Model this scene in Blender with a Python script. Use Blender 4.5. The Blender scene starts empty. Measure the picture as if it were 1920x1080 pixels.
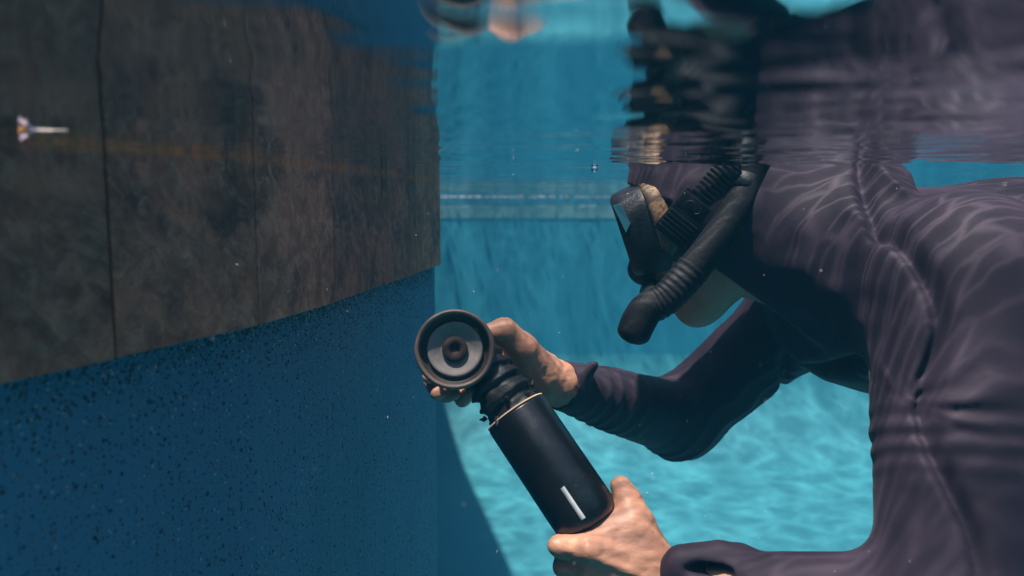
import bpy, bmesh, math, random
import numpy as np
import openvdb
from mathutils import Vector, Matrix, Quaternion
R = math.radians
random.seed(7); rng = np.random.default_rng(7)
SC = bpy.context.scene
COL = SC.collection

# ------------------------------------------------------------------ camera
# world: Z = 0 is the still water surface, +Y is where the camera looks, metres
FPX = 1500.0                      # focal length in photo pixels (1920 wide)
CAM = np.array([0.0, 0.0, -0.043])
PITCH = math.atan(160 / FPX)
FWD = np.array([0, math.cos(PITCH), -math.sin(PITCH)])
UPV = np.array([0, math.sin(PITCH), math.cos(PITCH)])
RGT = np.array([1.0, 0, 0])
cam_d = bpy.data.cameras.new('camera'); cam = bpy.data.objects.new('camera', cam_d); COL.objects.link(cam)
cam.location = CAM; cam.rotation_euler = (math.pi / 2 - PITCH, 0, 0)
cam_d.sensor_width = 36; cam_d.lens = 36 * FPX / 1920
cam_d.clip_start = 0.02; cam_d.clip_end = 200
cam_d.dof.use_dof = True; cam_d.dof.focus_distance = 0.98; cam_d.dof.aperture_fstop = 4.2
SC.camera = cam

# ------------------------------------------------------------------ light
SUN_EL, SUN_H = R(77), (-0.75, -0.66)        # where the sun stands (horizontal unit vector towards it)
world = bpy.data.worlds.new('World'); SC.world = world; world.use_nodes = True
wn = world.node_tree; bg = wn.nodes['Background']
sky = wn.nodes.new('ShaderNodeTexSky'); sky.sky_type = 'NISHITA'; sky.sun_disc = False
sky.sun_elevation = SUN_EL; sky.sun_rotation = math.atan2(SUN_H[0], SUN_H[1])
wn.links.new(sky.outputs[0], bg.inputs[0]); bg.inputs[1].default_value = 0.15
sun_d = bpy.data.lights.new('sun', 'SUN'); sun = bpy.data.objects.new('sun', sun_d); COL.objects.link(sun)
sun_d.energy = 4.9; sun_d.angle = R(1.2); sun_d.color = (1.0, 0.93, 0.84)
sdir = Vector((SUN_H[0] * math.cos(SUN_EL), SUN_H[1] * math.cos(SUN_EL), math.sin(SUN_EL)))
sun.rotation_euler = sdir.to_track_quat('Z', 'Y').to_euler(); sun.location = (-3, -4, 6)
vs = SC.view_settings; vs.view_transform = 'Standard'; vs.look = 'None'; vs.exposure = -0.04; vs.gamma = 1.0
vs.use_curve_mapping = False
cy = SC.cycles
cy.max_bounces = 8; cy.diffuse_bounces = 3; cy.glossy_bounces = 4; cy.transmission_bounces = 6
cy.transparent_max_bounces = 12; cy.volume_bounces = 1; cy.use_denoising = True
cy.caustics_reflective = False; cy.caustics_refractive = False; cy.sample_clamp_indirect = 3.0

# ------------------------------------------------------------------ helpers
def W(px, py, d):
    """point of the place seen at a photo pixel, d metres in front of the camera"""
    return CAM + d * (FWD + (px - 960) / FPX * RGT + (540 - py) / FPX * UPV)
def V(a): return Vector((float(a[0]), float(a[1]), float(a[2])))
def lnk(o, parent=None):
    COL.objects.link(o)
    if parent is not None: o.parent = parent
    return o
def tag(o, label=None, cat=None, group=None, kind=None):
    if label: o['label'] = label
    if cat: o['category'] = cat
    if group: o['group'] = group
    if kind: o['kind'] = kind
    return o
def empty(name, loc, parent=None):
    o = bpy.data.objects.new(name, None); o.location = V(loc); o.empty_display_size = .05
    return lnk(o, parent)
def mesh_np(name, verts, faces, mat, parent=None, smooth=True, origin=None):
    """one mesh object; verts in world coordinates (or in the frame of `origin`'s parent location)"""
    v = np.asarray(verts, dtype=np.float64)
    if origin is not None: v = v - np.asarray(origin)
    me = bpy.data.meshes.new(name)
    me.from_pydata(v.tolist(), [], [list(map(int, f)) for f in faces])
    me.update()
    if smooth: me.polygons.foreach_set('use_smooth', [True] * len(me.polygons))
    o = bpy.data.objects.new(name, me)
    if mat: me.materials.append(mat)
    if origin is not None and parent is None: o.location = V(origin)
    return lnk(o, parent)
def bm_obj(name, bm, mat, parent=None, smooth=False):
    me = bpy.data.meshes.new(name); bm.normal_update(); bm.to_mesh(me); bm.free()
    if mat: me.materials.append(mat)
    if smooth: me.polygons.foreach_set('use_smooth', [True] * len(me.polygons))
    return lnk(bpy.data.objects.new(name, me), parent)
def add_box(bm, c, s, bev=0.0):
    r = bmesh.ops.create_cube(bm, size=1.0, matrix=Matrix.Translation(V(c)) @ Matrix.Diagonal((s[0], s[1], s[2], 1)))
    if bev:
        es = list({e for v in r['verts'] for e in v.link_edges})
        bmesh.ops.bevel(bm, geom=es, offset=bev, segments=2, profile=.6, affect='EDGES')

def catmull(P, n):
    P = np.asarray(P, float); P = np.vstack([2 * P[0] - P[1], P, 2 * P[-1] - P[-2]])
    out = []
    for i in range(1, len(P) - 2):
        t = np.linspace(0, 1, n, endpoint=False)[:, None]
        a, b, c, d = P[i - 1], P[i], P[i + 1], P[i + 2]
        out.append(.5 * (2 * b + (c - a) * t + (2 * a - 5 * b + 4 * c - d) * t ** 2 + (3 * b - a - 3 * c + d) * t ** 3))
    out.append(P[-2][None]); return np.vstack(out)
def sweep(path, rad, seg=24, cap=True, squash=None, closed_fn=None):
    """tube along a path with a radius per point -> verts, faces"""
    path = np.asarray(path, float); n = len(path)
    rad = np.broadcast_to(np.asarray(rad, float), (n,))
    T = np.gradient(path, axis=0); T /= np.linalg.norm(T, axis=1)[:, None]
    u = np.cross(T[0], [0, 1, 0.01]); u /= np.linalg.norm(u)
    vs_, fs = [], []
    for i in range(n):
        u = u - T[i] * np.dot(u, T[i]); u /= np.linalg.norm(u); w = np.cross(T[i], u)
        a = np.linspace(0, 2 * np.pi, seg, endpoint=False)
        su, sw = (1, 1) if squash is None else squash
        vs_.append(path[i] + rad[i] * (np.cos(a)[:, None] * u * su + np.sin(a)[:, None] * w * sw))
    for i in range(n - 1):
        for j in range(seg):
            k = (j + 1) % seg
            fs.append((i * seg + j, i * seg + k, (i + 1) * seg + k, (i + 1) * seg + j))
    if cap:
        fs.append(tuple(range(seg))[::-1]); fs.append(tuple((n - 1) * seg + j for j in range(seg)))
    return np.vstack(vs_), fs
def lathe(profile, origin, axis, seg=64, ref=(0, 0, 1)):
    """profile: list of (radius, height along axis)"""
    ax = np.asarray(axis, float); ax /= np.linalg.norm(ax)
    u = np.cross(ax, ref); u /= np.linalg.norm(u); w = np.cross(ax, u)
    a = np.linspace(0, 2 * np.pi, seg, endpoint=False)
    vs_ = [np.asarray(origin) + ax * h + r * (np.cos(a)[:, None] * u + np.sin(a)[:, None] * w) for r, h in profile]
    fs = []
    for i in range(len(profile) - 1):
        for j in range(seg):
            k = (j + 1) % seg
            fs.append((i * seg + j, i * seg + k, (i + 1) * seg + k, (i + 1) * seg + j))
    return np.vstack(vs_), fs

# ---- distance fields: limbs as round cones blended smoothly, meshed with a sparse grid
def rc(p, a, b, ra, rb):
    a = np.asarray(a, np.float32); b = np.asarray(b, np.float32); ab = b - a
    t = np.clip(((p - a) @ ab) / max(float(ab @ ab), 1e-9), 0, 1)
    d = p - a - t[:, None] * ab
    return np.sqrt((d * d).sum(1)) - (ra + (rb - ra) * t)
def ell(p, c, axes, r):
    """ellipsoid: axes = 3x3 rows, r = radii"""
    q = (p - np.asarray(c, np.float32)) @ np.asarray(axes, np.float32).T
    r = np.asarray(r, np.float32)
    k0 = np.sqrt(((q / r) ** 2).sum(1)); k1 = np.sqrt(((q / (r * r)) ** 2).sum(1)) + 1e-9
    return k0 * (k0 - 1) / k1
def smin(a, b, k):
    h = np.maximum(k - np.abs(a - b), 0) / k
    return np.minimum(a, b) - h * h * k * .25
def smax(a, b, k): return -smin(-a, -b, k)
def chain(p, pts, rads, k=0.006):
    d = None
    for i in range(len(pts) - 1):
        e = rc(p, pts[i], pts[i + 1], rads[i], rads[i + 1])
        d = e if d is None else smin(d, e, k)
    return d
def vnoise(p, seed=0):
    """smooth value noise, vectorised, -1..1"""
    pi = np.floor(p).astype(np.int64); f = (p - pi).astype(np.float32); f = f * f * (3 - 2 * f)
    def h(ix, iy, iz):
        n = (ix * 374761393 + iy * 668265263 + iz * 2147483647 + seed * 974711) & 0xffffffff
        n = ((n ^ (n >> 13)) * 1274126177) & 0xffffffff
        return ((n ^ (n >> 16)) & 0xffff).astype(np.float32) / 32767.5 - 1
    x, y, z = pi[:, 0], pi[:, 1], pi[:, 2]
    r = 0
    for dx in (0, 1):
        for dy in (0, 1):
            for dz in (0, 1):
                w = (f[:, 0] if dx else 1 - f[:, 0]) * (f[:, 1] if dy else 1 - f[:, 1]) * (f[:, 2] if dz else 1 - f[:, 2])
                r = r + w * h(x + dx, y + dy, z + dz)
    return r
def sdf_mesh(f, lo, hi, vox, B=16):
    lo = np.asarray(lo, float); hi = np.asarray(hi, float)
    nb = np.ceil((hi - lo) / (vox * B)).astype(int)
    g = openvdb.FloatGrid(1.0)
    idx = np.stack(np.meshgrid(*[np.arange(n) for n in nb], indexing='ij'), -1).reshape(-1, 3)
    cen = (lo + (idx + .5) * B * vox).astype(np.float32)
    dc = f(cen)
    half = B * vox * .87 + .012
    near = idx[np.abs(dc) < half]
    for b in idx[dc <= -half]:
        m = b * B; g.fill(tuple(int(x) for x in m), tuple(int(x) for x in m + B - 1), -1.0)
    loc = np.stack(np.meshgrid(*[np.arange(B)] * 3, indexing='ij'), -1).reshape(-1, 3)
    step = 48
    for s in range(0, len(near), step):
        bl = near[s:s + step]
        P = (lo + ((bl[:, None, :] * B + loc[None]) * vox)).reshape(-1, 3).astype(np.float32)
        D = f(P).reshape(len(bl), B, B, B).astype(np.float32)
        for q, b in enumerate(bl):
            g.copyFromArray(np.ascontiguousarray(D[q]), ijk=tuple(int(x) for x in b * B))
    pts, quads = g.convertToQuads(0.0)
    pts = np.asarray(pts, float) * vox + lo
    quads = np.asarray(quads)
    # orientation
    a, b_, c, d = (pts[quads[:, i]] for i in range(4))
    vol = (np.cross(b_ - a, c - a) * a).sum() + (np.cross(c - a, d - a) * a).sum()
    if vol < 0: quads = quads[:, ::-1]
    return pts, quads
def mesh_fast(name, pts, quads, mat, parent=None):
    me = bpy.data.meshes.new(name)
    n = len(quads)
    me.vertices.add(len(pts)); me.vertices.foreach_set('co', pts.astype(np.float32).ravel())
    me.loops.add(n * 4); me.loops.foreach_set('vertex_index', quads.astype(np.int32).ravel())
    me.polygons.add(n); me.polygons.foreach_set('loop_start', np.arange(0, n * 4, 4, dtype=np.int32))
    me.polygons.foreach_set('use_smooth', np.ones(n, dtype=bool))
    me.update(calc_edges=True); me.validate()
    if mat: me.materials.append(mat)
    return lnk(bpy.data.objects.new(name, me), parent)

# ------------------------------------------------------------------ material helpers
class NT:
    def __init__(s, name):
        s.m = bpy.data.materials.new(name); s.m.use_nodes = True
        s.t = s.m.node_tree; s.out = s.t.nodes['Material Output']; s.b = s.t.nodes['Principled BSDF']
    def n(s, typ, **kw):
        nd = s.t.nodes.new(typ)
        for k, v in kw.items():
            if k in nd.inputs.keys() if isinstance(k, str) else False: nd.inputs[k].default_value = v
            else: setattr(nd, k, v)
        return nd
    def l(s, a, b): s.t.links.new(a, b)
    def coord(s, kind='Object'): return s.n('ShaderNodeTexCoord').outputs[kind]
    def mapping(s, v, scale=(1, 1, 1), loc=(0, 0, 0), rot=(0, 0, 0)):
        m = s.n('ShaderNodeMapping'); s.l(v, m.inputs[0])
        m.inputs['Location'].default_value = loc; m.inputs['Rotation'].default_value = rot; m.inputs['Scale'].default_value = scale
        return m.outputs[0]
    def noise(s, v, scale, detail=3, rough=.55, dist=0.0, out='Fac'):
        n = s.n('ShaderNodeTexNoise'); s.l(v, n.inputs['Vector'])
        n.inputs['Scale'].default_value = scale; n.inputs['Detail'].default_value = detail
        n.inputs['Roughness'].default_value = rough; n.inputs['Distortion'].default_value = dist
        return n.outputs[out]
    def voro(s, v, scale, feature='F1', out='Distance', rnd=1.0):
        n = s.n('ShaderNodeTexVoronoi'); n.feature = feature; s.l(v, n.inputs['Vector'])
        n.inputs['Scale'].default_value = scale; n.inputs['Randomness'].default_value = rnd
        return n.outputs[out]
    def ramp(s, v, stops, interp='LINEAR'):
        r = s.n('ShaderNodeValToRGB'); s.l(v, r.inputs[0]); cr = r.color_ramp; cr.interpolation = interp
        while len(cr.elements) < len(stops): cr.elements.new(.5)
        for e, (p, c) in zip(cr.elements, stops):
            e.position = p; e.color = (*c, 1) if hasattr(c, '__len__') else (c, c, c, 1)
        return r.outputs[0]
    def math(s, op, a, b=None, c=None, clamp=False):
        m = s.n('ShaderNodeMath'); m.operation = op; m.use_clamp = clamp
        for i, x in enumerate((a, b, c)):
            if x is None: continue
            if isinstance(x, (int, float)): m.inputs[i].default_value = x
            else: s.l(x, m.inputs[i])
        return m.outputs[0]
    def mix(s, f, a, b, mode='MIX'):
        m = s.n('ShaderNodeMix'); m.data_type = 'RGBA'; m.blend_type = mode
        for i, x in ((0, f), (6, a), (7, b)):
            if isinstance(x, (int, float)): m.inputs[i].default_value = x
            elif isinstance(x, tuple): m.inputs[i].default_value = (*x, 1)
            else: s.l(x, m.inputs[i])
        return m.outputs[2]
    def bump(s, h, dist, strength=1.0, nrm=None):
        b = s.n('ShaderNodeBump'); s.l(h, b.inputs['Height'])
        b.inputs['Distance'].default_value = dist; b.inputs['Strength'].default_value = strength
        if nrm is not None: s.l(nrm, b.inputs['Normal'])
        return b.outputs[0]
    def fin(s, col=None, rough=None, nrm=None, **kw):
        b = s.b
        for nm, x in (('Base Color', col), ('Roughness', rough), ('Normal', nrm)):
            if x is None: continue
            if isinstance(x, (int, float)): b.inputs[nm].default_value = x
            elif isinstance(x, tuple): b.inputs[nm].default_value = (*x, 1)
            else: s.l(x, b.inputs[nm])
        for k, v in kw.items():
            b.inputs[k.replace('_', ' ')].default_value = v
        return s.m

# pool plaster: blue cement with exposed dark, white and tan aggregate
def mat_plaster(name, base, pebbles=True, mott=.25):
    n = NT(name); co = n.coord()
    big = n.noise(co, 1.1, 4, .6); mid = n.noise(co, 9, 5, .6)
    c = n.mix(n.ramp(big, [(.3, 0.0), (.7, 1.0)]), tuple(x * (1 - mott) for x in base), tuple(min(1, x * (1 + mott)) for x in base))
    c = n.mix(n.ramp(mid, [(.35, 0.0), (.7, .35 if pebbles else .10)]), c, tuple(x * .62 for x in base))
    h = n.noise(co, 260, 2, .6)
    if pebbles:
        for sc, thr, dk in ((430, .74, (0.010, 0.016, 0.028)), (300, .86, (0.006, 0.010, 0.018)), (190, .94, (.006, .008, .014)), (240, .978, (.30, .36, .40)), (210, .985, (.25, .13, .07))):
            d = n.voro(n.mapping(co, loc=(sc * .01, .3, thr)), sc)
            v = n.n('ShaderNodeTexVoronoi'); n.l(n.mapping(co, loc=(sc * .01, .3, thr)), v.inputs['Vector']); v.inputs['Scale'].default_value = sc
            sep = n.n('ShaderNodeSeparateColor'); n.l(v.outputs['Color'], sep.inputs[0])
            pick = n.math('GREATER_THAN', sep.outputs[0], thr)
            m = n.math('MULTIPLY', n.math('MULTIPLY', pick, n.ramp(n.noise(co, 24, 3, .6), [(.32, .45), (.52, 1.0)])), n.ramp(d, [(.22, 1.0), (.42, 0.0)]))
            c = n.mix(m, c, dk)
            if dk[0] < .01: h = n.math('SUBTRACT', h, n.math('MULTIPLY', m, .8))
    nr = n.bump(h, .0016, .8)
    return n.fin(c, .62, nr, Specular_IOR_Level=.15)
M_PLASTER_L = mat_plaster('blue pebble plaster', (.095, .205, .33))
M_PLASTER = mat_plaster('pool plaster', (.032, .222, .315), False, .10)
M_FLOOR = mat_plaster('pool floor plaster', (.038, .195, .25), False, .12)

# slate waterline tile with a rusty scum line at the water level
def mat_slate():
    n = NT('slate tile'); co = n.coord('Object'); oi = n.n('ShaderNodeObjectInfo')
    geo = n.n('ShaderNodeNewGeometry'); pos = geo.outputs['Position']
    rv = n.n('ShaderNodeCombineXYZ'); n.l(n.math('MULTIPLY', oi.outputs['Random'], 37.0), rv.inputs[0]); n.l(n.math('MULTIPLY', oi.outputs['Random'], 91.0), rv.inputs[2])
    ad = n.n('ShaderNodeVectorMath'); ad.operation = 'ADD'; n.l(co, ad.inputs[0]); n.l(rv.outputs[0], ad.inputs[1]); p = ad.outputs[0]
    a = n.noise(p, 9, 7, .62, .8); pr = n.mapping(p, rot=(0, .7, 0)); b = n.noise(n.mapping(pr, (1, 1, .8)), 34, 6, .65, 1.0); c_ = n.noise(p, 150, 3, .6)
    col = n.ramp(a, [(.28, (.11, .034, .024)), (.45, (.27, .074, .044)), (.58, (.44, .118, .068)), (.74, (.62, .19, .115))])
    col = n.mix(n.ramp(b, [(.40, 0.0), (.72, .62)]), col, (.62, .215, .135))
    col = n.mix(n.ramp(n.noise(p, 14, 5, .6, .3), [(.52, 0.0), (.66, .7)]), col, (.085, .035, .032))
    cl = n.noise(n.mapping(pr, (1.0, 1, .75)), 60, 6, .7, .8)
    col = n.mix(n.ramp(cl, [(.46, 0.0), (.70, .75)]), col, (.66, .25, .165))
    col = n.mix(n.ramp(n.noise(pr, 17, 6, .65, 1.2), [(.48, 0.0), (.60, .38)]), col, (.07, .026, .022))
    # whole-tile tone
    tone = n.math('ADD', n.math('MULTIPLY', oi.outputs['Random'], .75), .85)
    tn = n.n('ShaderNodeCombineColor')
    for i in range(3): n.l(tone, tn.inputs[i])
    col = n.mix(1.0, col, tn.outputs[0], 'MULTIPLY')
    # rust line
    sp = n.n('ShaderNodeSeparateXYZ'); n.l(pos, sp.inputs[0])
    z = n.math('ADD', sp.outputs[2], n.math('MULTIPLY', n.math('SUBTRACT', n.noise(pos, 45, 4, .6), .5), .012))
    band = n.ramp(n.math('ABSOLUTE', n.math('ADD', z, .0015)), [(.001, 1.0), (.0065, 0.0)])
    band = n.math('MULTIPLY', band, n.ramp(n.noise(pos, 28, 4, .7), [(.40, .05), (.60, 1.0)]))
    col = n.mix(n.math('MULTIPLY', band, .8), col, (.95, .22, .06))
    # pale lime dusting towards the joints is left to noise only
    h = n.math('ADD', n.math('MULTIPLY', n.math('ADD', b, cl), .6), n.math('ADD', n.math('MULTIPLY', a, 1.1), n.math('MULTIPLY', c_, .12)))
    return n.fin(col, .72, n.bump(h, .006, .9), Specular_IOR_Level=.2)
M_SLATE = mat_slate()
def mat_simple(name, col, rough=.5, metal=0.0, noise=0.0, nscale=40, bump=0.0, bscale=200, **kw):
    n = NT(name); co = n.coord(); c = col
    if noise: c = n.mix(n.ramp(n.noise(co, nscale, 5, .65), [(.3, 0.0), (.7, 1.0)]), tuple(x * (1 - noise) for x in col), tuple(min(1, x * (1 + noise)) for x in col))
    nr = n.bump(n.noise(co, bscale, 3, .6), bump) if bump else None
    return n.fin(c, rough, nr, Metallic=metal, **kw)
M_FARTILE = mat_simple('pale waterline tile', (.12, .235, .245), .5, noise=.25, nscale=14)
M_DECK = mat_simple('deck concrete', (.38, .35, .31), .85, noise=.2, nscale=12)
M_GROUT = mat_simple('dark grout', (.03, .026, .02), .9)

# ------------------------------------------------------------------ the pool
FLOOR_Z, DECK_Z = -1.853, 0.13
FAR_Y = 5.9
def wp(px, py):                    # a point of the water surface at a pixel
    r = FWD + (px - 960) / FPX * RGT + (540 - py) / FPX * UPV
    t = -CAM[2] / r[2]; return (CAM + t * r)[:2]
J = [wp(175, 272), wp(455, 295), wp(605, 311), wp(700, 323), wp(766, 331), wp(813, 337)]
def along(p, q, d): v = q - p; return p + v / np.linalg.norm(v) * d
pre = [J[0]]
dirv = (J[0] - J[1]) / np.linalg.norm(J[0] - J[1])
ang = math.atan2(dirv[1], dirv[0])
for k in range(9):                 # the wall goes on, bending, past the camera
    ang -= R(3.0); pre.append(pre[-1] + .18 * np.array([math.cos(ang), math.sin(ang)]))
TILE_PTS = pre[:0:-1] + J
TILE_BOT = -0.043 - 0.118
def wall(name, pts, mat, z0, z1, side, thick=.22, seg_z=1):
    """vertical wall along pts (pool side to the right of travel when side=+1); closed prism"""
    pts = [np.asarray(p) for p in pts]; n = len(pts)
    nr = []
    for i in range(n):
        a = pts[max(i - 1, 0)]; b = pts[min(i + 1, n - 1)]; t = (b - a) / np.linalg.norm(b - a)
        nr.append(np.array([-t[1], t[0]]) * side)
    v, f = [], []
    for i in range(n):
        o = pts[i] + nr[i] * thick
        v += [(pts[i][0], pts[i][1], z0), (pts[i][0], pts[i][1], z1), (o[0], o[1], z1), (o[0], o[1], z0)]
    for i in range(n - 1):
        a, b = 4 * i, 4 * (i + 1)
        for k in range(4):
            q = (k + 1) % 4; f.append((a + k, b + k, b + q, a + q))
    f += [(0, 1, 2, 3), (4 * n - 1, 4 * n - 2, 4 * n - 3, 4 * n - 4)]
    o = mesh_np(name, v, f, mat, smooth=False)
    bm = bmesh.new(); bm.from_mesh(o.data); bmesh.ops.recalc_face_normals(bm, faces=bm.faces); bm.to_mesh(o.data); bm.free()
    return tag(o, kind='structure')
corner = TILE_PTS[-1]
wall_left = wall('pool_wall_left', TILE_PTS, M_PLASTER_L, FLOOR_Z - .1, DECK_Z, 1)
S1, S2 = np.array([-.345, 3.5]), np.array([-.86, FAR_Y])  # unseen wall run, shaped so its shadow falls along the visible floor
wall('pool_wall_recess', [corner + np.array([-.004, .012]), corner + np.array([-.16, 1.5]), S1, S2], M_PLASTER_L, FLOOR_Z - .1, DECK_Z, 1)
wall_far = wall('pool_wall_far', [np.array([-1.6, FAR_Y]), np.array([4.8, FAR_Y])], M_PLASTER, FLOOR_Z - .1, DECK_Z, 1)
wall('pool_wall_right', [np.array([4.6, FAR_Y + .1]), np.array([4.6, -3.2])], M_PLASTER, FLOOR_Z - .1, DECK_Z, 1)
wall('pool_wall_back', [np.array([4.8, -3.0]), np.array([-3.0, -3.0])], M_PLASTER, FLOOR_Z - .1, DECK_Z, 1)
wall('pool_wall_rear_left', [np.array([-2.9, -3.2]), TILE_PTS[0] + np.array([-.25, -.25]), TILE_PTS[0]], M_PLASTER_L, FLOOR_Z - .1, DECK_Z, 1)
# floor: a gently uneven sheet, coved up to the far wall
nx, ny = 70, 90
xs = np.linspace(-3.2, 4.75, nx); ys = np.concatenate([np.linspace(-3.15, FAR_Y - .85, ny - 40), FAR_Y - .80 + .81 * np.sin(np.linspace(.0, math.pi / 2, 40))])
v = []
for y in ys:
    for x in xs:
        e = max(0, (y - (FAR_Y - .80)) / .81); cove = .80 * (1 - math.sqrt(max(0, 1 - min(1, e) ** 2)))
        v.append((x, y, FLOOR_Z + .01 * math.sin(x * 1.7 + .4) * math.sin(y * 1.3) + cove))
f = [(j * nx + i, j * nx + i + 1, (j + 1) * nx + i + 1, (j + 1) * nx + i) for j in range(ny - 1) for i in range(nx - 1)]
tag(mesh_np('pool_floor', v, f, M_FLOOR), kind='structure')
# deck slabs round the pool (out of the water)
bm = bmesh.new()
add_box(bm, (.7, FAR_Y + .71, DECK_Z + .03), (9.0, 1.46, .058)); add_box(bm, (5.33, 1.4, DECK_Z + .03), (1.4, 9.1, .058))
add_box(bm, (.7, -3.73, DECK_Z + .03), (9.0, 1.4, .058)); add_box(bm, (-2.6, 1.4, DECK_Z + .032), (2.9, 9.1, .058))
tag(bm_obj('pool_deck', bm, M_DECK), kind='structure')

# waterline tiles of the left wall, one object each
TB, TT = TILE_BOT, DECK_Z - .004
def tile_mesh(w, h, t, bev=.0022):
    bm = bmesh.new(); add_box(bm, (0, 0, 0), (w, t, h))
    bmesh.ops.bevel(bm, geom=[e for e in bm.edges], offset=bev, segments=1, affect='EDGES')
    me = bpy.data.meshes.new('tile'); bm.normal_update(); bm.to_mesh(me); bm.free(); return me
for i in range(len(TILE_PTS) - 1):
    a, b = TILE_PTS[i], TILE_PTS[i + 1]; L = np.linalg.norm(b - a)
    me = tile_mesh(L - (.0030 if i == 8 else .0007), TT - TB, .016, .0009); me.materials.append(M_SLATE)
    o = bpy.data.objects.new('tile', me); lnk(o, wall_left)
    t = (b - a) / L; nrm = np.array([t[1], -t[0]]); off = .004 + random.uniform(-.0006, .0006)
    m = (a + b) / 2 + nrm * off
    o.location = (m[0], m[1], (TB + TT) / 2 + random.uniform(-.0015, .0015))
    o.rotation_euler = (random.uniform(-.004, .004), 0, math.atan2(t[1], t[0]) + random.uniform(-.002, .002))
# waterline tiles of the far wall
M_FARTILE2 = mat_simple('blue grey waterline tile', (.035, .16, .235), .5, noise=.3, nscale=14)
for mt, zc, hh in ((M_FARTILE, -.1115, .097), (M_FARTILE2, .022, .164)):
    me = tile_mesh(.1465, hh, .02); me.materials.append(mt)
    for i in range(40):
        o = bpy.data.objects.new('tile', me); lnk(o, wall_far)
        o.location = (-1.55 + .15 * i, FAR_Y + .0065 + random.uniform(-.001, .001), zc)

# pebbles that stand out of the blue plaster near the tile edge: far too many to count
def pebbles():
    vv, ff, mi = [], [], []
    cum = [0]
    for i in range(len(TILE_PTS) - 1): cum.append(cum[-1] + np.linalg.norm(TILE_PTS[i + 1] - TILE_PTS[i]))
    s_lo = cum[-7] - .1
    for k in range(5200):
        s = random.uniform(s_lo, cum[-1] - .02)
        i = max(j for j in range(len(cum) - 1) if cum[j] <= s); t = (s - cum[i]) / (cum[i + 1] - cum[i])
        a, b = TILE_PTS[i], TILE_PTS[i + 1]; tv = (b - a) / np.linalg.norm(b - a); nv = np.array([tv[1], -tv[0]])
        z = TB - (random.expovariate(1 / .022) if random.random() < .45 else random.uniform(0, .75)) - .002
        c = np.array([*(a + (b - a) * t), z]); r = random.uniform(.0007, .0019)
        e1 = np.array([tv[0], tv[1], 0]); e2 = np.array([0, 0, 1.0]); e3 = np.array([nv[0], nv[1], 0])
        ph = random.random() * 6.28; q = random.uniform(.6, 1)
        base = len(vv)
        for ring, (rr, hh) in enumerate(((1.0, -.2), (.72, .45))):
            for j in range(6):
                an = j * math.pi / 3 + ph; u = math.cos(an) * rr; w = math.sin(an) * rr * q
                u, w = u * math.cos(ph) - w * math.sin(ph), u * math.sin(ph) + w * math.cos(ph)
                vv.append(c + r * (u * e1 + w * e2) + e3 * r * hh)
        vv.append(c + e3 * r * .62)
        m = random.choices((0, 1, 2), (.78, .14, .08))[0]
        for j in range(6):
            k2 = (j + 1) % 6
            ff.append((base + j, base + k2, base + 6 + k2, base + 6 + j)); mi.append(m)
            ff.append((base + 6 + j, base + 6 + k2, base + 12)); mi.append(m)
    o = mesh_np('pebble_aggregate', vv, ff, mat_simple('dark pebble', (.008, .012, .02), .5))
    o.data.materials.append(mat_simple('pale pebble', (.30, .33, .34), .5)); o.data.materials.append(mat_simple('tan pebble', (.20, .12, .07), .5))
    o.data.polygons.foreach_set('material_index', mi)
    o.parent = wall_left
    tag(o, kind='stuff')
pebbles()

# main drain cover on the floor
dc = np.array([1.593, 3.78, FLOOR_Z + .012])
drain = empty('drain_cover', dc); tag(drain, 'round white drain cover on the pool floor', 'drain cover')
M_WHITE = mat_simple('white plastic', (.50, .56, .54), .45)
prof = [(.0001, .018), (.05, .018), (.052, .012), (.062, .012), (.064, .018), (.092, .015), (.108, .006), (.112, 0), (.112, -.02)]
vv, ff = lathe(prof, (0, 0, 0), (0, 0, 1), 48, ref=(1, 0, 0)); mesh_np('cover_plate', vv, ff, M_WHITE, drain)
for k in range(8):
    a = k * math.pi / 4; vv, ff = sweep([(.066 * math.cos(a), .066 * math.sin(a), .0175), (.09 * math.cos(a), .09 * math.sin(a), .0165)], .0035, 8)
    mesh_np('slot', vv, ff, M_GROUT, drain)

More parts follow.
